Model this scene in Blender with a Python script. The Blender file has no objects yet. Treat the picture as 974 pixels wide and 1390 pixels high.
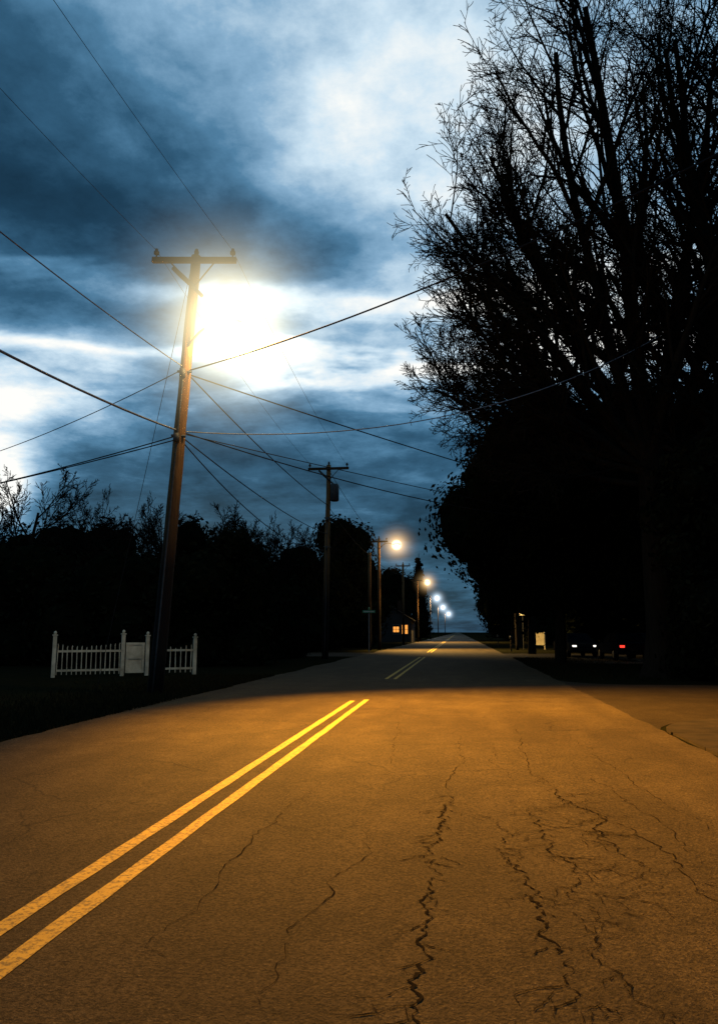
import bpy, math, random, bmesh
from mathutils import Vector, Matrix, Quaternion
random.seed(7)
scene = bpy.context.scene
scene.view_settings.view_transform='Standard'; scene.view_settings.look='None'; scene.view_settings.exposure=0; scene.view_settings.gamma=1
COL = scene.collection

# ------------------------------------------------------------------ helpers
class MB:
    def __init__(s): s.v=[]; s.f=[]; s.m=[]
    def quad(s,a,b,c,d,m=0):
        i=len(s.v); s.v+= [tuple(a),tuple(b),tuple(c),tuple(d)]; s.f.append((i,i+1,i+2,i+3)); s.m.append(m)
    def poly(s,pts,m=0):
        i=len(s.v); s.v+=[tuple(p) for p in pts]; s.f.append(tuple(range(i,i+len(pts)))); s.m.append(m)
    def box(s,c,size,m=0,rot=None):
        c=Vector(c); hx,hy,hz=size[0]/2,size[1]/2,size[2]/2
        i=len(s.v)
        for dx,dy,dz in [(-1,-1,-1),(1,-1,-1),(1,1,-1),(-1,1,-1),(-1,-1,1),(1,-1,1),(1,1,1),(-1,1,1)]:
            p=Vector((dx*hx,dy*hy,dz*hz))
            if rot is not None: p=rot@p
            s.v.append(tuple(c+p))
        for f in [(0,3,2,1),(4,5,6,7),(0,1,5,4),(1,2,6,5),(2,3,7,6),(3,0,4,7)]:
            s.f.append(tuple(i+k for k in f)); s.m.append(m)
    def tube(s,pts,rad,sides=6,m=0,cap=True):
        n=len(pts); i0=len(s.v)
        prev=None
        for k in range(n):
            if k==0: d=pts[1]-pts[0]
            elif k==n-1: d=pts[-1]-pts[-2]
            else: d=pts[k+1]-pts[k-1]
            if d.length<1e-7: d=Vector((0,0,1))
            d=d.normalized()
            if prev is None:
                a=d.cross(Vector((0.13,0.31,0.94))); 
                if a.length<1e-3: a=d.cross(Vector((1,0,0)))
            else:
                a=prev-d*prev.dot(d)
                if a.length<1e-4: a=d.cross(Vector((1,0,0.2)))
            a.normalize(); prev=a; b=d.cross(a)
            for j in range(sides):
                t=2*math.pi*j/sides
                s.v.append(tuple(pts[k]+(a*math.cos(t)+b*math.sin(t))*rad[k]))
        for k in range(n-1):
            for j in range(sides):
                j2=(j+1)%sides
                s.f.append((i0+k*sides+j,i0+k*sides+j2,i0+(k+1)*sides+j2,i0+(k+1)*sides+j)); s.m.append(m)
        if cap:
            s.f.append(tuple(i0+j for j in reversed(range(sides)))); s.m.append(m)
            s.f.append(tuple(i0+(n-1)*sides+j for j in range(sides))); s.m.append(m)
    def mesh(s,name,mats,smooth=False):
        me=bpy.data.meshes.new(name); me.from_pydata(s.v,[],s.f)
        for mt in mats: me.materials.append(mt)
        me.polygons.foreach_set("material_index",s.m)
        if smooth: me.polygons.foreach_set("use_smooth",[True]*len(s.f))
        me.update(); return me
    def obj(s,name,mats,smooth=False,parent=None,loc=None):
        o=bpy.data.objects.new(name,s.mesh(name,mats,smooth)); COL.objects.link(o)
        if parent: o.parent=parent
        if loc: o.location=loc
        return o
def empty(name,loc=(0,0,0)):
    e=bpy.data.objects.new(name,None); COL.objects.link(e); e.location=loc; e.empty_display_size=.3; return e

class NT:
    def __init__(s,nt): s.nt=nt; nt.nodes.clear()
    def n(s,t,**k):
        x=s.nt.nodes.new(t)
        for a,b in k.items(): setattr(x,a,b)
        return x
    def link(s,a,b): s.nt.links.new(a,b)
    def setin(s,sock,v):
        if isinstance(v,bpy.types.NodeSocket): s.link(v,sock)
        else: sock.default_value=v
    def M(s,op,a,b=None,c=None,clamp=False):
        x=s.n('ShaderNodeMath',operation=op); x.use_clamp=clamp
        s.setin(x.inputs[0],a)
        if b is not None: s.setin(x.inputs[1],b)
        if c is not None: s.setin(x.inputs[2],c)
        return x.outputs[0]
    def noise(s,vec,scale,detail=4,rough=.55,dist=0):
        x=s.n('ShaderNodeTexNoise'); s.link(vec,x.inputs['Vector'])
        x.inputs['Scale'].default_value=scale; x.inputs['Detail'].default_value=detail
        x.inputs['Roughness'].default_value=rough; x.inputs['Distortion'].default_value=dist
        return x.outputs[0]
    def ramp(s,f,stops,interp='LINEAR'):
        x=s.n('ShaderNodeValToRGB'); s.link(f,x.inputs[0]); cr=x.color_ramp; cr.interpolation=interp
        while len(cr.elements)<len(stops): cr.elements.new(.5)
        for e,(p,c) in zip(cr.elements,stops):
            e.position=p; e.color=(c,c,c,1) if not isinstance(c,tuple) else (*c,1)
        return x.outputs[0]
    def mix(s,f,a,b,mode='MIX'):
        x=s.n('ShaderNodeMix',data_type='RGBA',blend_type=mode)
        s.setin(x.inputs[0],f)
        s.setin(x.inputs[6],a if isinstance(a,bpy.types.NodeSocket) else (*a,1))
        s.setin(x.inputs[7],b if isinstance(b,bpy.types.NodeSocket) else (*b,1))
        return x.outputs[2]
def mat(name,c1,c2=None,scale=5,rough=.8,spec=.3,bump=0,bscale=None,stretch=None,metal=0,emis=None,estr=0,detail=3,zdark=None):
    m=bpy.data.materials.new(name); m.use_nodes=True; T=NT(m.node_tree)
    out=T.n('ShaderNodeOutputMaterial'); p=T.n('ShaderNodeBsdfPrincipled'); T.link(p.outputs[0],out.inputs[0])
    tc=T.n('ShaderNodeTexCoord'); vec=tc.outputs['Object']; ov=vec
    if stretch:
        mp=T.n('ShaderNodeMapping'); T.link(vec,mp.inputs[0]); mp.inputs['Scale'].default_value=stretch; vec=mp.outputs[0]
    c2=c2 or tuple(x*.6 for x in c1)
    nz=T.noise(vec,scale,detail,.6)
    f=T.ramp(nz,[(.32,0.),(.68,1.)])
    c=T.mix(f,c1,c2)
    if zdark:   # unlit lower pole: its shade painted into the wood colour
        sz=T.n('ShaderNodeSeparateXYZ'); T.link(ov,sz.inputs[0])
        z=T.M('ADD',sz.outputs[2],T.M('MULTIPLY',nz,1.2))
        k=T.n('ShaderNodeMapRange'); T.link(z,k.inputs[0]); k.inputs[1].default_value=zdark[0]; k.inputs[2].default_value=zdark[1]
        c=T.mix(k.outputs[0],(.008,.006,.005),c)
    T.link(c,p.inputs['Base Color'])
    p.inputs['Roughness'].default_value=rough; p.inputs['Specular IOR Level'].default_value=spec; p.inputs['Metallic'].default_value=metal
    if bump:
        b=T.n('ShaderNodeBump'); b.inputs['Strength'].default_value=bump; b.inputs['Distance'].default_value=.02
        T.link(T.noise(vec,bscale or scale*4,2,.6),b.inputs['Height']); T.link(b.outputs[0],p.inputs['Normal'])
    if emis:
        p.inputs['Emission Color'].default_value=(*emis,1); p.inputs['Emission Strength'].default_value=estr
        m.cycles.emission_sampling='NONE'
    return m

# ------------------------------------------------------------------ camera
cam=bpy.data.cameras.new("camera"); co=bpy.data.objects.new("camera",cam); COL.objects.link(co); scene.camera=co
cam.sensor_fit='VERTICAL'; cam.sensor_height=36; cam.lens=36*1020/1390; cam.clip_end=5000; cam.clip_start=.05
co.location=(0,0,1.5); co.rotation_euler=(math.radians(90+9.08),0,math.radians(7.45))

# ------------------------------------------------------------------ world
w=bpy.data.worlds.new("World"); scene.world=w; w.use_nodes=True
T=NT(w.node_tree)
wo=T.n('ShaderNodeOutputWorld'); bg=T.n('ShaderNodeBackground'); T.link(bg.outputs[0],wo.inputs[0])
tc=T.n('ShaderNodeTexCoord'); sx=T.n('ShaderNodeSeparateXYZ'); T.link(tc.outputs['Generated'],sx.inputs[0])
X,Y,Z=sx.outputs
zc=T.M('ADD',T.M('MAXIMUM',Z,0.0),.16)
cb=T.n('ShaderNodeCombineXYZ'); T.link(T.M('DIVIDE',X,zc),cb.inputs[0]); T.link(T.M('DIVIDE',Y,zc),cb.inputs[1])
cv=cb.outputs[0]
n1=T.noise(cv,1.7,6,.55,.35)
n2=T.noise(cv,5.0,7,.66)
mp=T.n('ShaderNodeMapping'); T.link(cv,mp.inputs[0]); mp.inputs['Location'].default_value=(3.3,8.1,1.7); mp.inputs['Scale'].default_value=(.7,1.5,1)
n3=T.noise(mp.outputs[0],2.4,4,.55,.5)
zz=T.M('ADD',Z,T.M('MULTIPLY',T.M('SUBTRACT',n3,.5),.13))
elev=T.ramp(zz,[(0,.26),(.10,.30),(.17,.34),(.24,.38),(.285,.47),(.315,.62),(.345,.84),(.365,.60),(.395,.55),(.425,.74),(.45,.52),(.49,.45),(.54,.55),(.62,.59),(.75,.57),(1,.38)],'EASE')
B=elev
B=T.M('ADD',B,T.M('MULTIPLY',T.M('SUBTRACT',n1,.5),.74))
B=T.M('ADD',B,T.M('MULTIPLY',T.M('SUBTRACT',n2,.5),.54))
def blob(az,el,s,amp):
    global B
    az,el=math.radians(az),math.radians(el)
    d=(math.sin(az)*math.cos(el),math.cos(az)*math.cos(el),math.sin(el))
    v=T.n('ShaderNodeVectorMath',operation='DOT_PRODUCT'); T.link(tc.outputs['Generated'],v.inputs[0]); v.inputs[1].default_value=d
    e=T.M('EXPONENT',T.M('MULTIPLY',T.M('SUBTRACT',v.outputs['Value'],1.0),1/(s*s)))
    B=T.M('ADD',B,T.M('MULTIPLY',e,amp))
blob(-32,31,.18,-.24); blob(-21,28,.10,-.12); blob(-34,15.7,.055,.6); blob(-34,10,.035,.9); blob(-27,18,.05,.25)
blob(-9.7,38,.16,.16); blob(-1,34,.14,.20); blob(-8,28.5,.05,-.12); blob(11,23,.12,.26); blob(18,33,.12,.14); blob(-15,22,.06,.12); blob(-25,42,.12,.16)
blob(-6,24.5,.05,.16)
colr=T.ramp(B,[(0,(.005,.020,.038)),(.22,(.011,.044,.084)),(.40,(.030,.100,.180)),(.55,(.080,.210,.35)),(.70,(.24,.42,.60)),(.86,(.61,.77,.89)),(1,(1.0,1.0,.96))])
sky=T.n('ShaderNodeTexSky'); sky.sky_type='NISHITA'; sky.sun_disc=False
sky.sun_elevation=math.radians(1.0); sky.sun_rotation=math.radians(-20)
skc=T.mix(1.0,sky.outputs[0],(.002,.005,.010),'MULTIPLY')
T.link(T.mix(1.0,colr,skc,'ADD'),bg.inputs[0]); bg.inputs[1].default_value=1.0

sun=bpy.data.lights.new("sun",'SUN'); sun.energy=.02; sun.angle=math.radians(12); sun.color=(1,.8,.65)
so=bpy.data.objects.new("sun",sun); COL.objects.link(so)
so.rotation_euler=(math.radians(88),0,math.radians(180+20))

# ------------------------------------------------------------------ ground materials
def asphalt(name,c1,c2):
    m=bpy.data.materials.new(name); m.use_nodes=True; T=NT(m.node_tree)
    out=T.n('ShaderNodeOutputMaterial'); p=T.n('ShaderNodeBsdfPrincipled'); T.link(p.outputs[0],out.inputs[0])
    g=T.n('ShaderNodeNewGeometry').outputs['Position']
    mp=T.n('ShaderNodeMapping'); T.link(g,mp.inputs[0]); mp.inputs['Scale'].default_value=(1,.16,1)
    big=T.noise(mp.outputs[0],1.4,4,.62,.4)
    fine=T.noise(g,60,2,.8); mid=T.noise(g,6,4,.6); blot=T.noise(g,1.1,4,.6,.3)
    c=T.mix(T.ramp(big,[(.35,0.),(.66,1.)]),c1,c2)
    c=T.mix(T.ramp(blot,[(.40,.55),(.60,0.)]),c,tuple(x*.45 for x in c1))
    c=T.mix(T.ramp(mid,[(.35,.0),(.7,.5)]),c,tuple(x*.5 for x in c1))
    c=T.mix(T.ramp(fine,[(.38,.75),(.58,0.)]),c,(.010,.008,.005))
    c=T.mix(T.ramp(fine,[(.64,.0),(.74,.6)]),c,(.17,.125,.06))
    dn=T.n('ShaderNodeTexNoise'); T.link(g,dn.inputs['Vector']); dn.inputs['Scale'].default_value=2.5; dn.inputs['Detail'].default_value=4
    va=T.n('ShaderNodeVectorMath',operation='MULTIPLY_ADD'); T.link(dn.outputs[1],va.inputs[0]); va.inputs[1].default_value=(.5,.5,.0); T.link(g,va.inputs[2])
    vo=T.n('ShaderNodeTexVoronoi',feature='DISTANCE_TO_EDGE'); T.link(va.outputs[0],vo.inputs['Vector']); vo.inputs['Scale'].default_value=.55
    ln=T.ramp(vo.outputs[0],[(0,1.),(.004,.6),(.011,0.)])
    mask=T.ramp(T.noise(g,.45,2,.5),[(.48,0.),(.60,.6)])
    cr=T.M('MULTIPLY',ln,mask)
    c=T.mix(cr,c,(.006,.005,.004))
    T.link(c,p.inputs['Base Color']); p.inputs['Roughness'].default_value=.9; p.inputs['Specular IOR Level'].default_value=.05
    b=T.n('ShaderNodeBump'); b.inputs['Strength'].default_value=.8; b.inputs['Distance'].default_value=.013
    T.link(T.M('ADD',fine,T.M('MULTIPLY',mid,.8)),b.inputs['Height']); T.link(b.outputs[0],p.inputs['Normal'])
    return m
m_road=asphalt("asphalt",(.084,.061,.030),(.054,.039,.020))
m_side=asphalt("asphalt_side",(.038,.028,.015),(.030,.022,.012))
m_grassland=mat("grass_ground",(.008,.009,.004),(.012,.010,.005),1.5,1,.0,.8,14)
m_kerb=mat("concrete_worn",(.030,.023,.014),(.017,.014,.009),3,.9,.05,.4,30)
m_crack=mat("crack_dark",(.010,.008,.005),(.018,.014,.008),9,1,.0)

def yellow():
    m=bpy.data.materials.new("yellow_paint"); m.use_nodes=True; T=NT(m.node_tree)
    out=T.n('ShaderNodeOutputMaterial'); p=T.n('ShaderNodeBsdfPrincipled'); T.link(p.outputs[0],out.inputs[0])
    g=T.n('ShaderNodeNewGeometry').outputs['Position']
    f=T.ramp(T.noise(g,30,4,.8),[(.40,.85),(.54,.0)]); f2=T.ramp(T.noise(g,3,3,.6),[(.35,.5),(.6,.0)])
    c=T.mix(f2,(.46,.29,.04),(.30,.185,.028)); c=T.mix(f,c,(.11,.075,.03))
    T.link(c,p.inputs['Base Color']); p.inputs['Roughness'].default_value=.8; p.inputs['Specular IOR Level'].default_value=.1
    return m
m_yel=yellow()

def grid(name,x0,x1,y0,y1,z,m,nx=1,ny=1):
    mb=MB()
    for i in range(ny+1):
        y=y0+(y1-y0)*i/ny
        for j in range(nx+1): mb.v.append((x0+(x1-x0)*j/nx,y,z))
    for i in range(ny):
        for j in range(nx):
            a=i*(nx+1)+j; mb.f.append((a,a+1,a+nx+2,a+nx+1)); mb.m.append(0)
    return mb.obj(name,[m])
grid("ground",-2500,2500,-500,4500,0,m_grassland)
grid("side_street",2.6,60,14.2,23.0,.004,m_side,40,1)
grid("side_street",-60,-6.0,47,56,.004,m_side)
mb=MB(); ys=[-30+ .35*i for i in range(0,420)]+[117+5*i for i in range(1,400)]
for y in ys:
    mb.v.append((-6.35+random.uniform(-.06,.06)+.08*math.sin(y*.7),y,.008)); mb.v.append((3.05+random.uniform(-.04,.04),y,.008))
for i in range(len(ys)-1): mb.f.append((2*i,2*i+1,2*i+3,2*i+2)); mb.m.append(0)
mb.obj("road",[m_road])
mb=MB()
for cx,cy,sgn in [(3.0,14.25,-1),(3.0,22.95,1)]:
    R=2.2; c=Vector((cx+R,cy+sgn*R,.004))
    arc=[Vector((c.x-R*math.cos(t),c.y-sgn*R*math.sin(t),.0045)) for t in [math.pi/2*k/8 for k in range(9)]]
    pts=[Vector((cx-.2,cy-sgn*.2,.0045))]+arc
    for k in range(1,9): 
        mb.poly([pts[0],pts[k],pts[k+1]])
mb.obj("road_corner",[m_side])
# footpath: worn slabs with joints, with a rounded corner pad
mb=MB()
for i in range(16):
    y0=-12+i*1.5; y1=min(y0+1.47,11.98)
    mb.box((4.05,(y0+y1)/2,.012+random.uniform(0,.010)),(1.9,y1-y0,.05))
for i in range(12):
    x0=5.2+i*1.5; mb.box((x0+.75,13.15,.012+random.uniform(0,.010)),(1.47,1.9,.05))
cc=Vector((5.18,12.0,.038)); R=2.1
arc=[cc+Vector((-R*math.cos(t),R*math.sin(t),0)) for t in [math.pi/2*k/10 for k in range(11)]]
mb.poly([cc]+arc)
for a,b in zip(arc[:-1],arc[1:]): mb.quad(a,b,b-Vector((0,0,.038)),a-Vector((0,0,.038)))
mb.obj("footpath",[m_kerb])
mb=MB()
def line(x,y0,y1,wd=.11,step=.4):
    n=max(1,int((y1-y0)/step)); prev=None
    for i in range(n+1):
        y=y0+(y1-y0)*i/n; a=(x-wd/2+random.uniform(-.006,.006),y,.012); b=(x+wd/2+random.uniform(-.006,.006),y,.012)
        if prev: mb.quad(prev[0],prev[1],b,a)
        prev=(a,b)
for x in (-2.06,-2.34):
    line(x,-25,17.1 if x>-2.2 else 16.8); line(x,24.6,46.5); line(x,57,420,.12,8)
mb.obj("yellow_centre_line",[m_yel])
mb=MB()
def crack(p0,p1,wd,wob=.09,n=60,br=0.12,lvl=0):
    p0=Vector((*p0,.0125)); p1=Vector((*p1,.0125)); d=(p1-p0); L=d.length; d.normalize(); nr=Vector((-d.y,d.x,0))
    wd*=.62
    off=0; pts=[]
    for i in range(n+1):
        off+=random.uniform(-1,1)*wob*.42; off*=.93
        pts.append(p0+d*(L*i/n)+nr*off+d*random.uniform(-.3,.3)*L/n)
    prev=None
    for i,p in enumerate(pts):
        t=i/n; ww=wd*(.25+.75*math.sin(math.pi*t))*random.choice((.2,.5,.8,1.2,1.5))/2
        a=p-nr*ww; b=p+nr*ww
        if prev: mb.quad(prev[0],prev[1],b,a)
        prev=(a,b)
        if lvl<2 and random.random()<br:
            ang=random.choice((-1,1))*random.uniform(.5,1.3); dd=d.copy(); dd.rotate(Quaternion((0,0,1),ang)); l=random.uniform(.08,.3)/(lvl+1)
            q=p+dd*l
            crack((p.x,p.y),(q.x,q.y),wd*.8,wob*.4,10,br*.6,lvl+1)
crack((-.02,11.5),(-.12,6.8),.013); crack((-.12,7.3),(-.20,5.2),.030,.07,110); crack((-.17,5.4),(-.27,1.8),.026,.06,150)
crack((.24,5.7),(.50,3.3),.026,.08,100,.18); crack((.28,5.2),(.3,6.6),.014)
crack((-1.45,7.6),(-1.56,3.6),.009,.08,60,.05); crack((-.72,6.1),(-.80,3.2),.009,.09,50,.06)
crack((.85,13),(.75,8),.014,.09,60,.08); crack((.78,8.6),(1.15,4.9),.020,.09,100,.25); crack((.55,7.2),(.75,4.2),.018,.09,90,.3)
crack((1.0,7.2),(1.45,4.1),.014,.1,60,.25); crack((-1.0,14),(-.7,8),.009,.1,60,.03); crack((1.6,12),(1.9,6),.010,.1,60,.08)
crack((1.25,9.5),(1.6,5.2),.010,.1,60,.1); crack((.45,4.6),(.9,3.2),.014,.08,50,.2); crack((.35,11),(.5,8),.009,.1,50,.04)
for i in range(26):
    y=random.uniform(4.6,7.5); x0=random.uniform(.5,1.0); crack((x0,y),(x0+random.uniform(.15,.5),y+random.uniform(-.2,.2)),.014,.06,18,.12)
crack((-4.5,9),(-4.7,4),.007,.1,50,.04)
mb.obj("road_crack",[m_crack])

m_blade=mat("grass_blade",(.010,.011,.005),(.017,.013,.006),3,1,.0)
mb=MB()
def blade(x,y,h):
    a=random.uniform(0,6.28); dx,dy=math.cos(a)*.012,math.sin(a)*.012; lx,ly=random.uniform(-.6,.6)*h,random.uniform(-.6,.6)*h
    i=len(mb.v); mb.v+=[(x-dx,y-dy,0),(x+dx,y+dy,0),(x+lx,y+ly,h)]; mb.f.append((i,i+1,i+2)); mb.m.append(0)
for _ in range(26000):
    y=4+22*random.random(); x=-6.3-abs(random.gauss(0,1.6)); blade(x,y,random.uniform(.04,.13))
for _ in range(6000):
    y=3+8.6*random.random(); x=5.05+abs(random.gauss(0,1.5)); blade(x,y,random.uniform(.04,.11))
for _ in range(9000):
    y=25.3+20*random.random(); x=3.1+abs(random.gauss(0,2.0)); blade(x,y,random.uniform(.04,.14))
mb.obj("verge_grass",[m_blade])

# ------------------------------------------------------------------ utility poles
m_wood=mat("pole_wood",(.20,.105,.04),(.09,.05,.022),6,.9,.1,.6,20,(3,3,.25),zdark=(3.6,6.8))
m_arm=mat("arm_wood",(.06,.038,.02),(.035,.024,.015),6,.9,.1)
m_ins=mat("insulator",(.05,.045,.04),(.04,.035,.03),6,.5,.2)
m_metal=mat("lamp_metal",(.05,.05,.05),(.03,.03,.03),8,.6,.3,metal=.3)
m_glow=mat("lamp_lens",(.8,.7,.5),None,3,.5,.3,emis=(1,.82,.45),estr=30)
def lamp_glare(name,loc_world,parent,R,A,k,col,core,ccol):
    """glare round a lamp, painted as an emitting volume thinning out with distance from the lamp"""
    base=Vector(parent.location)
    m=bpy.data.materials.new("lamp_glare"); m.use_nodes=True; T=NT(m.node_tree)
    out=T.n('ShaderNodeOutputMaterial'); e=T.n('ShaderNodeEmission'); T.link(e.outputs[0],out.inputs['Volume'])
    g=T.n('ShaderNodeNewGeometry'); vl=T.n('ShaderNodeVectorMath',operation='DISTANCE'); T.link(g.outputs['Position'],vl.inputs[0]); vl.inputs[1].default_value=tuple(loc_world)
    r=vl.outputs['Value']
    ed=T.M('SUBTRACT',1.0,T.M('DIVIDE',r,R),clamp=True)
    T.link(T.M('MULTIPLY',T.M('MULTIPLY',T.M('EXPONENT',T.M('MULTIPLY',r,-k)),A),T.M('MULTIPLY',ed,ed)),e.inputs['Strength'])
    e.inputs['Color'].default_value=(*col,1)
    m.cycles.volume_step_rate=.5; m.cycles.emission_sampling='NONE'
    m2=bpy.data.materials.new("glare_core"); m2.use_nodes=True; T=NT(m2.node_tree)
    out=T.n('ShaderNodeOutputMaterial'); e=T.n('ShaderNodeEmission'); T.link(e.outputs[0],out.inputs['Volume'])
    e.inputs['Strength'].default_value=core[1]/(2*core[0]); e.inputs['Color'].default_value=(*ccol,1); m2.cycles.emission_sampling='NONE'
    for mm,rr in ((m,R),(m2,core[0])):  # lens glare imitated by added glowing spheres round the lamp
        bm=bmesh.new(); bmesh.ops.create_icosphere(bm,subdivisions=4,radius=rr); me=bpy.data.meshes.new("glare_ball"); bm.to_mesh(me); bm.free()
        me.materials.append(mm); o=bpy.data.objects.new("glare_ball",me); COL.objects.link(o); o.location=Vector(loc_world)-base; o.parent=parent
def utility_pole(base,top,arm=2.25,armz=-.25,armtilt=0,transformer=False,r0=.19,brace=True):
    root=empty("utility_pole",base); b=Vector(base); t=Vector(top)-b
    mb=MB(); n=12
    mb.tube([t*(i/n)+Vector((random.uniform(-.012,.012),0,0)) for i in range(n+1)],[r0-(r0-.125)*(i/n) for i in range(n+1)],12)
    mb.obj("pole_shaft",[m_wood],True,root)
    if arm:
        mb=MB(); R=Matrix.Rotation(armtilt,3,'Y'); c=t+Vector((0,-.17,armz))
        mb.box(c,(arm,.11,.14),0,R)
        for s in (-1,1):
            mb.tube([c+Vector((s*.62,-.02,-.05)),t+Vector((0,-.1,armz-.72))],[.02,.02],5)
        mb.obj("crossarm",[m_arm],False,root)
        mb=MB()
        for xx in (-arm/2+.1,arm/2-.1):
            p=c+R@Vector((xx,0,.065))
            mb.tube([p,p+Vector((0,0,.08)),p+Vector((0,0,.1)),p+Vector((0,0,.17)),p+Vector((0,0,.19)),p+Vector((0,0,.25))],[.02,.02,.07,.075,.05,.04],10)
        p=t; mb.tube([p,p+Vector((0,0,.06)),p+Vector((0,0,.12)),p+Vector((0,0,.2))],[.03,.06,.065,.04],10)
        mb.obj("insulator",[m_ins],True,root)
    if brace:
        mb=MB(); mb.tube([t*.955+Vector((-.55,-.12,.15)),t*.955+Vector((-.3,-.15,-.1)),t*.935+Vector((.1,-.15,-.25))],[.06,.07,.06],8)
        mb.tube([t*.92+Vector((.12,-.1,-.1)),t*.90+Vector((.3,-.12,-.05))],[.05,.05],8)
        for hh in (.56,.71):
            mb.box(t*hh+Vector((.0,-.18,0)),(.12,.16,.22))
            mb.tube([t*hh+Vector((-.19,-.05,.1)),t*hh+Vector((.2,-.1,.05))],[.035,.035],6)
        mb.tube([t*(i/10)+Vector((.0,-.17+.05*i/10,0)) for i in range(0,8)],[.025]*8,6)
        mb.obj("pole_hardware",[m_metal],True,root)
    if transformer:
        mb=MB(); c=t*.85+Vector((.38,-.05,0)); mb.tube([c+Vector((0,0,-.5)),c+Vector((0,0,-.45)),c+Vector((0,0,.4)),c+Vector((0,0,.5)),c+Vector((0,0,.55))],[.2,.25,.25,.22,.05],14)
        mb.obj("transformer",[m_metal],True,root)
    return root
def lamp_arm(root,at,head,energy,col,spot=None):
    at=Vector(at); head=Vector(head); mb=MB(); pts=[]
    for i in range(9):
        u=i/8; p=at.lerp(head,u); p.z+= .25*math.sin(math.pi*u); pts.append(p)
    mb.tube(pts,[.03]*9,8)
    d=(head-at); d.z=0; d.normalize(); s=Vector((-d.y,d.x,0))
    c=head+d*.25
    secs=[(-.35,.05,.05),(-.2,.13,.09),(.1,.17,.11),(.3,.13,.08),(.38,.04,.03)]
    rings=[]
    for (o,wd,h) in secs:
        ring=[]
        for j in range(10):
            t=2*math.pi*j/10; zz=math.sin(t)*h; 
            if zz<0: zz*=.4
            ring.append(c+d*o+s*math.cos(t)*wd+Vector((0,0,zz+.04)))
        rings.append(ring)
    for a,b in zip(rings[:-1],rings[1:]):
        for j in range(10): mb.quad(a[j],a[(j+1)%10],b[(j+1)%10],b[j])
    mb.obj("luminaire_housing",[m_metal],True,root)
    mb=MB(); R=.13
    for i in range(6):
        for j in range(12):
            def P(i,j):
                th=math.pi/2*i/6; ph=2*math.pi*j/12
                return c+Vector((math.cos(ph)*math.cos(th)*R,math.sin(ph)*math.cos(th)*R,-math.sin(th)*.16-.02))
            mb.quad(P(i,j),P(i,j+1),P(i+1,j+1),P(i+1,j))
    mb.obj("lamp_lens",[m_glow],True,root)
    L=bpy.data.lights.new("lamp_light",'POINT'); L.energy=energy; L.color=col; L.shadow_soft_size=.12
    lo=bpy.data.objects.new("lamp_light",L); COL.objects.link(lo); lo.parent=root; lo.location=c+Vector((0,0,-.36))
    if spot:
        S=bpy.data.lights.new("lamp_beam",'SPOT'); S.energy=spot[0]; S.color=spot[1]; S.spot_size=math.radians(spot[3]); S.spot_blend=1; S.shadow_soft_size=.15
        o=bpy.data.objects.new("lamp_beam",S); COL.objects.link(o); o.parent=root; o.location=c+Vector((0,0,-.34))
        tgt=Vector(spot[2])-(Vector(root.location)+o.location); o.rotation_euler=tgt.to_track_quat('-Z','Y').to_euler()
    return Vector(root.location)+c
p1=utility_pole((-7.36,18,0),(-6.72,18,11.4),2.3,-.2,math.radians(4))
c=lamp_arm(p1,(.50,-.1,8.8),(1.5,-.35,9.2),520,(1,.62,.20),
         spot=(70000,(1,.45,.055),(3.3,12.2,0),94))
lamp_glare("a",c,p1,4.2,3.0,1.2,(1,.85,.50),(.66,1.2),(1,.97,.80))
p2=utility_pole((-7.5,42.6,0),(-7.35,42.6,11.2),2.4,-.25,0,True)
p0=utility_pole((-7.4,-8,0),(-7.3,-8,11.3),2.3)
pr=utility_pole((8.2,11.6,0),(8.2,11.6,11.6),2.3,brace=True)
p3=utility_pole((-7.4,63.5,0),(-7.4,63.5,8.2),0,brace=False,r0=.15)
def small_lamp(x,y,h,energy,s,warm=True,xo=1.3,arm=1.6,spot=None):
    p=utility_pole((x,y,0),(x,y,h+.6),arm,-.3,brace=False,r0=.15)
    c=lamp_arm(p,(.1,0,h-.2),(xo,0,h),energy,(1,.60,.20) if warm else (.85,.9,1),spot)
    lamp_glare("s",c,p,2.4*s,3.0/s,1.9/s,(1,.62,.26) if warm else (.7,.85,1),(.42*s,1.5),(1,.85,.50) if warm else (.85,.93,1))
small_lamp(-6.75,65,9.0,350,1.1,spot=(38000,(1,.62,.18),(.0,63,0),112))
small_lamp(-6.2,117,9.1,350,1.15,spot=(36000,(1,.60,.18),(0,114,0),130))
small_lamp(-6.2,170,9.0,2500,1.3,False,arm=0)
small_lamp(-6.2,235,9.0,2500,1.5,False,arm=0)
small_lamp(-5.6,320,9.0,2500,1.8,False,arm=0)
utility_pole((-6.6,92,0),(-6.6,92,9.8),1.8,-.3,brace=False,r0=.15)
utility_pole((4.9,66,0),(4.85,66,5.9),0,brace=False,r0=.14)

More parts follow.
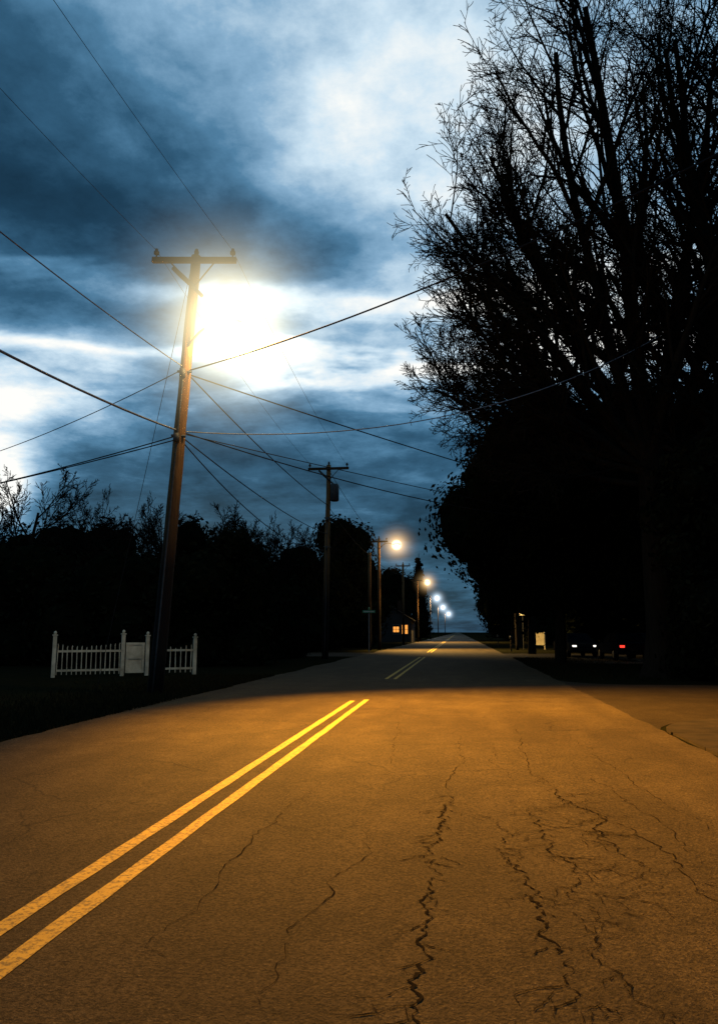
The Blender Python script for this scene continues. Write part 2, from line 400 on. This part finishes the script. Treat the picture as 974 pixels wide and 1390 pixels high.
# ------------------------------------------------------------------ overhead wires
m_wire=mat("wire",(.02,.02,.022),(.015,.015,.015),6,.9,.05)
m_wirel=mat("wire_bare",(.16,.18,.21),(.12,.13,.15),6,.8,.1)
mb=MB()
def wire(a,b,sag,r=.012,m=0,n=26):
    a=Vector(a); b=Vector(b); pts=[]
    for i in range(n+1):
        u=i/n; p=a.lerp(b,u); p.z-=4*sag*u*(1-u); pts.append(p)
    mb.tube(pts,[r]*(n+1),6,m,False)
for dx,z in ((-1.05,11.55),(1.05,11.4)):
    wire((-6.72+dx,17.83,z),(-7.3+dx,-8,11.3),.5,.005); wire((-6.72+dx,17.83,z),(-7.35+dx,42.4,11.2),.35,.006)
wire((-6.9,18,8.2),(-7.4,42.6,8.8),.25,.018); wire((-7.0,18,6.5),(-7.4,42.6,7.1),.3,.017)
wire((-6.95,17.85,8.3),(-7.3,-8,8.2),.62,.012,1); wire((-7.05,17.85,6.6),(-7.3,-8,6.6),.85,.024,1)
wire((-7.05,17.85,6.5),(-7.4,42.6,6.2),.9,.016)
wire((-7.0,18,6.5),(-26,25,5.6),.35,.016); wire((-7.0,18,6.4),(-26,22,4.6),.3,.015); wire((-6.9,18,8.3),(-26,30,8.2),.6,.013)
wire((-6.9,18,8.2),(8.2,11.6,11.0),.55,.020); wire((-6.9,18,8.15),(12,44,7.9),.3,.018)
wire((-7.0,18,6.6),(7.0,25.6,11.5),1.15,.014,1); wire((-7.0,18,6.6),(10,42,7.6),.9,.016); wire((-7.0,18,6.55),(14,46,6.8),.2,.012)
wire((-7.35,42.6,10.9),(-6.75,65,9.3),.3,.014); wire((-7.4,42.6,8.8),(-7.4,63.5,8),.3,.016); wire((-7.4,63.5,8),(-6.6,92,8.4),.4,.016)
wire((-6.6,92,9),(-6.2,117,9),.4,.017)
wire((-6.8,17.9,11.1),(-9.6,19.5,0),.0,.007)
mb.obj("overhead_wires",[m_wire,m_wirel],True)

# ------------------------------------------------------------------ bare trees
m_bark=mat("bark",(.015,.012,.009),(.008,.007,.005),5,1,.0,.0,18,(2,2,.4))
def perp(d):
    a=d.cross(Vector((random.uniform(-1,1),random.uniform(-1,1),random.uniform(-1,1))))
    return a.normalized() if a.length>1e-3 else Vector((1,0,0))
def grow(mb,p,d,L,r,lvl,P):
    n=P['seg'][lvl]; pts=[p.copy()]; rad=[r]; dirs=[d.copy()]
    r1=r*P['tap'][lvl]
    for i in range(n):
        d=(d+perp(d)*random.uniform(0,P['wob'][lvl])+Vector((0,0,P['up'][lvl]))).normalized()
        p=p+d*(L/n); pts.append(p.copy()); rad.append(max(P['min'],r+(r1-r)*(i+1)/n)); dirs.append(d.copy())
    mb.tube(pts,rad,[9,7,5,4,3,3][lvl],0,False)
    if lvl+1>=P['lv']: return
    k=P['kids'][lvl]; k=max(1,int(round(k*random.uniform(.8,1.2))))
    for j in range(k):
        u=P['start'][lvl]+(1-P['start'][lvl])*((j+random.random()*.8)/k); u=min(u,.999)
        x=u*n; i=int(x); q=pts[i].lerp(pts[i+1],x-i); dd=dirs[i+1]; rr=rad[i]+(rad[i+1]-rad[i])*(x-i)
        ang=math.radians(random.uniform(*P['ang'][lvl])); ax=perp(dd); nd=dd.copy(); nd.rotate(Quaternion(ax,ang))
        l=L*random.uniform(*P['len'][lvl])*(1-.45*u)
        grow(mb,q,nd,l,max(P['min'],rr*random.uniform(*P['rf'])),lvl+1,P)
PB=dict(lv=6,seg=[8,10,8,6,4,3],tap=[.35,.3,.25,.3,.4,.5],wob=[.10,.12,.20,.26,.32,.35],up=[.03,.055,.045,.03,.02,-.0],
        kids=[9,10,8,6,3],start=[.25,.14,.12,.1,.1],ang=[(25,60),(22,48),(24,48),(24,50),(22,50)],
        len=[(.55,.8),(.42,.60),(.46,.66),(.46,.66),(.5,.75)],min=.011,rf=(.5,.72))
def big_tree(base,stems,seed):
    random.seed(seed); mb=MB(); P=dict(PB)
    mb.tube([Vector((0,0,-.1)),Vector((0,0,.4)),Vector((.05,0,1.5)),Vector((.05,0,4.2)),Vector((.0,0,7.6))],[.85,.62,.52,.50,.44],12,0,False)
    for (d,L,r,z0) in stems:
        grow(mb,Vector((0,0,z0)),Vector(d).normalized(),L,r,1,P)
    return mb.obj("bare_oak_tree",[m_bark],True,None,base)
stemsA=[((-.05,.1,1),17.5,.34,7),((.22,-.1,1),16,.28,6.5),((-.30,-.1,1),15.5,.26,7),((-.58,.1,1),12.5,.24,7),((-.7,.15,.95),12,.2,6.8),
        ((-.9,.0,.85),10.5,.20,7.2),((-1,-.1,.55),9.4,.18,7),((-1,.2,.62),9,.16,7.4),((-1,.15,.28),8.2,.15,7.3),((-1,-.15,.20),7.6,.14,7.0),((-1,.0,.05),7,.13,6.6),((-1,.3,.4),8.2,.14,7.4),
        ((-.5,.5,.8),10,.19,7.4),((.6,.3,.9),12,.22,7),((.1,-.5,1),10,.17,7.2),((.8,-.3,.6),9,.16,7),((-.8,.5,.4),8,.13,7.2),((-.75,-.2,1),11.5,.2,7.5),((.9,.1,.25),8,.13,7),((-.42,.2,1),14,.22,7.3)]
big_tree((6.8,27,0),stemsA,14)
stemsB=[((0,0,1),18,.34,6),((.2,-.1,1),17,.28,6.2),((-.22,-.1,1),16,.27,6.2),((-.5,.1,1),13,.23,6.5),((.6,.2,.9),13,.2,6.2),((-.8,-.1,.7),9.5,.17,6.5),((-.9,.1,.35),8,.15,6.5),((.1,.7,.9),12,.19,6.3),((-.12,.1,1),17,.25,6.4),((.9,0,.4),9,.16,6.3)]
big_tree((10.4,26.5,0),stemsB,23)
stemsC=[((0,0,1),17,.3,6),((-.3,-.1,1),15,.24,6.2),((-.7,.1,.8),11,.2,6.2),((.6,.2,.9),12,.2,6.2),((-.8,-.2,.5),9,.15,6.4)]
big_tree((14.0,28,0),stemsC,31)
random.seed(5)
PS=dict(PB); PS.update(lv=5,kids=[10,7,6,4],seg=[6,6,5,4,3],min=.016,start=[.3,.2,.15,.1],len=[(.55,.8),(.45,.65),(.45,.65),(.45,.65)])
small=[]
for k in range(3):
    mb=MB(); grow(mb,Vector((0,0,0)),Vector((.02,0,1)),8.5,.20,0,PS); small.append(mb.mesh("small_bare_tree",[m_bark],True))
def place_small(x,y,s,k):
    o=bpy.data.objects.new("bare_tree",small[k%3]); COL.objects.link(o); o.location=(x,y,0); o.scale=(s,s,s); o.rotation_euler=(0,0,random.uniform(0,6.28))
for x,y,s in [(-23.5,38,.95),(-28,41,.8),(-19,38,.72),(-17,43,.74),(-14.5,44,.74),(-21,42,.8),(-16,52,.88),(-12.5,50,.76),(-13.5,60,.92),(-33,42,.82),(-11.5,62,.88),(-15.5,47,.8),(-18.5,46,.82),(-20,50,.88),(-13.2,47,.76)]:
    place_small(x,y,s,int(x*7)%3)

# ------------------------------------------------------------------ leafy trees and hedges
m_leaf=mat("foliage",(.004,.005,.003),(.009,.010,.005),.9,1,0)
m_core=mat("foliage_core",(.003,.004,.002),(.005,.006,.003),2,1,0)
def leafball(mb,c,R,count,ls,squash=1.):
    c=Vector(c)
    for _ in range(count):
        v=Vector((random.gauss(0,1),random.gauss(0,1),random.gauss(0,1))).normalized()
        rr=R*random.uniform(.72,1.14+(.18 if random.random()<.12 else 0))*(1+.12*math.sin(v.x*5+c.x)*math.cos(v.z*4+c.y))
        q=c+Vector((v.x*rr,v.y*rr,v.z*rr*squash)); 
        if q.z<.05: continue
        a=perp(v); b=perp(a); s=ls*random.uniform(.4,1.2)
        mb.quad(q-a*s,q+b*s*.5,q+a*s,q-b*s*.5,0)
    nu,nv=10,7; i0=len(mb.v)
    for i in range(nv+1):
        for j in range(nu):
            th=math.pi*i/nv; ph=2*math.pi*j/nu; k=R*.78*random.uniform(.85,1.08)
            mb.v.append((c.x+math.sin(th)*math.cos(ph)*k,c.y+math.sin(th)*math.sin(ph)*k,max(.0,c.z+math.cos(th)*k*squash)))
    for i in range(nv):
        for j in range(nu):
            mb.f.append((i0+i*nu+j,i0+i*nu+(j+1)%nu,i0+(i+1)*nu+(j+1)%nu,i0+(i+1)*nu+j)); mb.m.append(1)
def leafy(name,base,H,Rc,seed,low=.25,lumps=26,leaf=.22,dens=300,rag=0):
    random.seed(seed); mb=MB(); 
    mb.tube([Vector((0,0,0)),Vector((.1,0,H*.3)),Vector((0,.1,H*.75))],[.3,.24,.1],8,2,False)
    for i in range(lumps):
        u=(i+.5)/lumps; z=H*(low+(1-low)*u); prof=math.sin(math.pi*min(1,.18+.80*u))**.6
        a=i*2.4; rr=Rc*prof*random.uniform(.35,.75+rag); R=Rc*random.uniform(.26-rag*.4,.42)
        z=min(z,H-R*.9)
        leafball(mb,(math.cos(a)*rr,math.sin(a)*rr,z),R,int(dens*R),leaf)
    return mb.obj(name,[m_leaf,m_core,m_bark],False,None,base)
leafy("magnolia_tree",(5.0,39,0),12.7,6.4,1,.32,44,.15,520,.14)
leafy("magnolia_tree",(11.5,37,0),12.6,6.4,2,.24,40,.18,300,.15)
leafy("magnolia_tree",(18,35,0),12.8,6.5,3,.05,30,.20,240)
leafy("holly_tree",(8.1,24.9,0),7.6,2.35,21,.02,26,.13,520)
leafy("holly_tree",(13.2,27.0,0),8.8,3.8,22,.02,24,.16,400)
leafy("evergreen_tree",(5.0,54,0),13.6,5.8,4,.46,34,.20,300)
leafy("evergreen_tree",(14,60,0),12.0,7,5,.2,22,.25,120)
leafy("evergreen_tree",(6.2,78,0),15,5.8,6,.46,28,.22,240)
leafy("evergreen_tree",(7.2,104,0),16,6.5,8,.25,22,.28,180)
leafy("evergreen_tree",(10,140,0),18,8.0,9,.1,22,.35,120)
leafy("evergreen_tree",(13.5,200,0),20,10.0,10,.0,22,.45,80)
leafy("evergreen_tree",(-12.6,64,0),7.6,3.6,17,.02,24,.2,220)
leafy("evergreen_tree",(-11.8,74,0),12.6,4.9,12,.02,26,.22,260,.1)
leafy("evergreen_tree",(-13,92,0),11.5,5.0,13,.02,22,.25,150)
leafy("evergreen_tree",(-12.5,136,0),13,5.5,14,.02,20,.3,150)
leafy("evergreen_tree",(-14,200,0),16,8,15,.0,20,.4,90)
random.seed(44); mb=MB(); mb.tube([Vector((0,0,0)),Vector((0,0,17))],[.3,.05],8,2,False)
for i in range(26):
    z=1.5+15*i/26; R=2.6*(1-i/27)+.25
    leafball(mb,(random.uniform(-.3,.3),random.uniform(-.3,.3),z),R,110,.3,.5)
mb.obj("conifer_tree",[m_leaf,m_core,m_bark],False,None,(-7.6,150,0))
def mass(name,path,seed,leaf=.25,dens=150):
    random.seed(seed); mb=MB()
    for (x,y,h,R) in path:
        for k in range(4):
            rr=R*random.uniform(.55,.8); z=max(rr*.5,h*(k+.6)/4.0-rr*.3); z=min(z,h-rr*.9)
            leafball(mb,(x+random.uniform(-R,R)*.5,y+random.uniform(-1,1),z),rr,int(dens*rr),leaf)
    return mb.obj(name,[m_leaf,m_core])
path=[]
random.seed(70)
for i in range(22):
    x=-9.8-i*1.15; path.append((x,33+random.uniform(-1,2)+i*.12,random.uniform(4.6,6.2),random.uniform(1.8,2.6)))
mass("hedge",path,71,.18,200)
path=[]
for i in range(20):
    x=-12-i*1.35; path.append((x,44+random.uniform(-2,2),random.uniform(6.8,8.4),random.uniform(1.8,3.0)))
for i in range(10):
    path.append((-11.2-random.uniform(0,3),58+i*4.5,random.uniform(6.3,8.4),2.6))
path+=[(-10.9,44,4.6,1.9),(-10.6,46,3.8,1.5),(-10.9,41,4.4,1.7)]
mass("tree_mass",path,72,.2,200)
path=[]
for i in range(26):
    path.append((8.6+i*1.1,59+random.uniform(-1,1.5),random.uniform(5,8),2.0))
for i in range(10): path.append((16+i*1.6,30+random.uniform(-1,1),random.uniform(6,8),2.4))
for i in range(16): path.append((10.0+random.uniform(0,3),62+i*7,random.uniform(3.5,7),2.4))
mass("hedge",path,73,.25,110)
path=[]
for i in range(70):
    a=math.radians(-70+i*2.0)
    if abs(math.sin(a)*260+1)<16: continue
    path.append((math.sin(a)*260,math.cos(a)*260,random.uniform(12,20),9))
mass("distant_treeline",path,74,.9,14)

# ------------------------------------------------------------------ white fence
m_white=mat("white_paint",(.56,.50,.36),(.28,.24,.16),2.5,.6,.3,.2,20)
A=Vector((-13.45,24.1,0)); Bv=Vector((-9.45,26.6,0)); D=(Bv-A); LN=D.length; D.normalize()
rotf=Matrix.Rotation(math.atan2(D.y,D.x),3,'Z')
root=empty("white_picket_fence",(0,0,0)); mb=MB()
def at(u,z): return A+D*(LN*u)+Vector((0,0,z))
def post(u,h):
    mb.box(at(u,h/2),(.12,.12,h),0,rotf); mb.box(at(u,h+.02),(.17,.17,.04),0,rotf)
    mb.tube([at(u,h+.04),at(u,h+.09),at(u,h+.13),at(u,h+.16)],[.03,.055,.045,.01],8)
for u,h in ((0,1.38),(.47,1.42),(.645,1.36),(1,1.3)): post(u,h)
def pick(u0,u1,n,h0,h1,sagd):
    for z in (.22,.86): mb.box((at(u0,z)+at(u1,z))/2+Vector((.02,.045,0)),((u1-u0)*LN-.12,.035,.07),0,rotf)
    for i in range(n):
        u=u0+(u1-u0)*(i+.7)/(n+.4); s=(i+.5)/n; h=h0+(h1-h0)*s-sagd*math.sin(math.pi*s)+random.uniform(-.03,.03)
        mb.box(at(u,.08+h/2),(.028,.03,h),0,rotf@Matrix.Rotation(random.uniform(-.025,.025),3,'Y'))
        mb.tube([at(u,.08+h),at(u,.13+h)],[.022,.004],4)
pick(0,.47,14,.98,1.02,.10); pick(.71,1,7,.95,.98,.12)
mb.obj("pickets",[m_white],False,root)
mb=MB(); gu0,gu1=.49,.625
mb.box((at(gu0,.62)+at(gu1,.62))/2,((gu1-gu0)*LN,.03,1.02),0,rotf)
for z in (.14,.62,1.1): mb.box((at(gu0,z)+at(gu1,z))/2-Vector((-.02,.03,0)),((gu1-gu0)*LN-.01,.03,.08),0,rotf)
for u in (.50,.615): mb.box(at(u,.62)-Vector((-.02,.032,0)),(.07,.03,1.0),0,rotf)
mb.obj("gate_panel",[m_white],False,root)

# ------------------------------------------------------------------ signs
m_green=mat("sign_green",(.03,.25,.12),(.02,.18,.09),4,.4,.4); m_signw=mat("sign_white",(.55,.53,.44),(.4,.38,.3),4,.5,.4)
m_board=mat("board_cream",(.30,.27,.19),(.20,.17,.12),3,.7,.2)
m_steel=mat("steel",(.3,.3,.3),(.2,.2,.2),9,.5,.5,metal=.7)
mb=MB(); mb.tube([Vector((0,0,0)),Vector((0,0,3.15))],[.035,.035],8,0)
mb.box((0,-.04,3.05),(.95,.02,.2),1); mb.box((0,-.052,3.05),(.8,.004,.07),2); mb.box((0,0.02,3.28),(.02,.8,.2),1)
mb.obj("street_name_sign",[m_steel,m_green,m_signw],False,None,(-6.75,57.5,0))
mb=MB(); mb.tube([Vector((0,0,0)),Vector((0,0,3.2))],[.03,.03],8,0); mb.box((.05,-.05,3.05),(.75,.02,.2),1)
o=mb.obj("street_name_sign",[m_metal,m_signw],False,None,(5.6,68,0)); o.rotation_euler=(0,0,math.radians(-40))
mb=MB()
for s in (-1,1): mb.box((s*.62,0,.75),(.1,.1,1.5),0)
mb.box((0,-.06,.92),(1.25,.03,.95),0); mb.box((0,-.08,1.41),(1.3,.07,.06),0); mb.box((0,-.08,.42),(1.3,.07,.06),0)
o=mb.obj("yard_sign",[m_board],False,None,(6.9,68,0)); o.rotation_euler=(0,0,math.radians(-40))
for (x,y) in ((4.0,60),(4.1,82)):
    mb=MB(); mb.box((0,0,.5),(.1,.1,1.0),0)
    ring=lambda yy:[Vector((math.cos(t)*.1,yy,1.12+max(0,math.sin(t))*.1-(.1 if math.sin(t)<-.01 else 0))) for t in [2*math.pi*k/14 for k in range(14)]]
    a=ring(-.25);b=ring(.25)
    for j in range(14): mb.quad(a[j],a[(j+1)%14],b[(j+1)%14],b[j],1)
    mb.poly(a,1); mb.poly(b[::-1],1)
    mb.obj("mailbox",[m_arm,m_metal],False,None,(x,y,0))

# ------------------------------------------------------------------ house with lit windows
m_wall=mat("clapboard",(.03,.028,.026),(.02,.018,.016),3,.9,.1,.5,8,(.2,.2,9)); m_roof=mat("shingles",(.012,.011,.010),(.010,.010,.010),6,1,.0,.6,25)
m_win=mat("window_lit",(.8,.6,.3),(.7,.4,.15),2.2,.4,.3,emis=(1,.36,.05),estr=1.1); m_trim=mat("trim",(.06,.055,.05),(.05,.045,.04),4,.6,.3)
def house(x,y,wd,dp,h,ridge,lit=True):
    root=empty("clapboard_house",(x,y,0)); mb=MB()
    mb.box((0,0,h/2),(wd,dp,h))
    for s in (-1,1): mb.poly([(-wd/2,s*dp/2,h),(wd/2,s*dp/2,h),(0,s*dp/2,ridge)])
    mb.obj("walls",[m_wall],False,root)
    mb=MB(); o=.4
    for s in (-1,1):
        n=Vector((s*(ridge-h),0,wd/2)).normalized()*.12
        a=[Vector((s*(wd/2+o),-dp/2-o,h-o*(ridge-h)/(wd/2)+.02)),Vector((s*(wd/2+o),dp/2+o,h-o*(ridge-h)/(wd/2)+.02)),Vector((0,dp/2+o,ridge+.02)),Vector((0,-dp/2-o,ridge+.02))]
        b=[q+n for q in a]
        mb.poly(a); mb.poly(b)
        for k in range(4): mb.quad(a[k],a[(k+1)%4],b[(k+1)%4],b[k])
    mb.box((wd*.2,dp*.2,ridge),(.6,.6,1.6)); mb.obj("roof",[m_roof],False,root)
    mb=MB(); mt=MB()
    for wx in (wd/2-1.0,wd/2-2.3):
        mb.box((wx,-dp/2-.01,1.9),(.85,.04,.8 if wx<wd/2-2 else 1.3)); 
        mt.box((wx,-dp/2-.04,1.2),(1.1,.1,.09)); mt.box((wx,-dp/2-.04,2.6),(1.1,.1,.09)); mt.box((wx,-dp/2-.045,1.9),(.05,.05,1.3)); mt.box((wx,-dp/2-.045,1.9),(.85,.05,.05))
        for s in (-1,1): mt.box((wx+s*.48,-dp/2-.04,1.9),(.1,.1,1.3))
    mt.box((-wd/2+1.2,-dp/2-.03,1.05),(.95,.08,2.1))
    mb.obj("windows",[m_win if lit else m_roof],False,root); mt.obj("door_and_trim",[m_trim],False,root)
house(-10.7,118,7.5,9,3.3,5.6)

# ------------------------------------------------------------------ cars
m_glass=mat("car_glass",(.008,.009,.011),None,3,.9,.0); m_tyre=mat("tyre",(.008,.008,.008),None,5,1,.0)
m_head=mat("headlamp",(.8,.8,.8),None,3,.2,.5,emis=(1,.93,.8),estr=1.8); m_tail=mat("tail_lamp",(.4,.02,.02),None,3,.3,.5,emis=(1,.05,.03),estr=1.6)
m_tail0=mat("tail_lamp_unlit",(.1,.01,.01),None,3,.3,.3); m_chrome=mat("chrome",(.03,.03,.03),None,3,.6,.2,metal=.5)
def car(x,y,ang,paint,lit_head,lit_tail):
    root=empty("parked_car",(x,y,0)); root.rotation_euler=(0,0,ang)
    prof=[(-2.25,.35),(-2.28,.62),(-2.15,.78),(-1.2,.93),(1.75,.98),(2.2,.92),(2.28,.6),(2.2,.33)]
    mb=MB()
    xs=[(-.88,.06),(-.80,0),(.80,0),(.88,.06)]
    rings=[]
    for xx,ins in xs:
        cy,cz=0,.64
        rings.append([Vector((xx,cy+(py-cy)*(1-ins*.6),cz+(pz-cz)*(1-ins*2))) for py,pz in prof])
    for a,b in zip(rings[:-1],rings[1:]):
        for j in range(len(prof)): mb.quad(a[j],a[(j+1)%len(prof)],b[(j+1)%len(prof)],b[j])
    mb.poly(rings[0]); mb.poly(rings[-1][::-1])
    mb.poly([(-.60,-.45,1.43),(.60,-.45,1.43),(.60,.95,1.44),(-.60,.95,1.44)])
    for s in (-1,1):
        for (a,b) in (((-1.25,.93),(-.45,1.42)),((.2,.96),(.2,1.43)),((1.75,.97),(.95,1.43))):
            mb.tube([Vector((s*.76,a[0],a[1])),Vector((s*.61,b[0],b[1]))],[.035,.03],5)
        mb.box((s*.93,-.8,1.0),(.16,.1,.12))
    mb.obj("body",[paint],False,root)
    mb=MB()
    lo=[(-.76,-1.25,.93),(.76,-1.25,.93),(.76,1.75,.97),(-.76,1.75,.97)]; hi=[(-.60,-.45,1.425),(.60,-.45,1.425),(.60,.95,1.435),(-.60,.95,1.435)]
    for k in range(4): mb.quad(lo[k],lo[(k+1)%4],hi[(k+1)%4],hi[k])
    mb.obj("windows",[m_glass],False,root)
    mb=MB()
    for s in (-1,1):
        for yy in (-1.4,1.4):
            mb.tube([Vector((s*.70,yy,.33)),Vector((s*.72,yy,.33)),Vector((s*.89,yy,.33)),Vector((s*.905,yy,.33))],[.30,.335,.335,.28],18,0)
            mb.tube([Vector((s*.90,yy,.33)),Vector((s*.915,yy,.33))],[.2,.17],10,1)
    mb.obj("wheels",[m_tyre,m_chrome],False,root)
    mb=MB()
    for s in (-1,1): mb.box((s*.62,-2.24,.68),(.24,.08,.10))
    mb.obj("headlamps",[m_head if lit_head else m_chrome],False,root)
    mb=MB()
    for s in (-1,1): mb.box((s*.66,2.26,.76),(.24,.06,.12))
    mb.obj("tail_lamps",[m_tail if lit_tail else m_tail0],False,root)
    mb=MB(); mb.box((0,-2.29,.5),(.8,.03,.16)); mb.box((0,2.295,.6),(.5,.03,.14)); mb.obj("grille_and_plate",[m_chrome],False,root)
pa=mat("car_paint_dark",(.008,.010,.014),(.008,.009,.012),2,.9,.0); pb=mat("car_paint_grey",(.010,.010,.010),(.009,.009,.009),2,.9,.0)
car(7.2,49.0,.10,pb,True,False); car(8.9,43.5,math.pi+.08,pa,False,True); car(11.0,47.5,-.1,pa,True,False)
grid("gravel_driveway",3.0,14,38.2,54.8,.003,m_side)
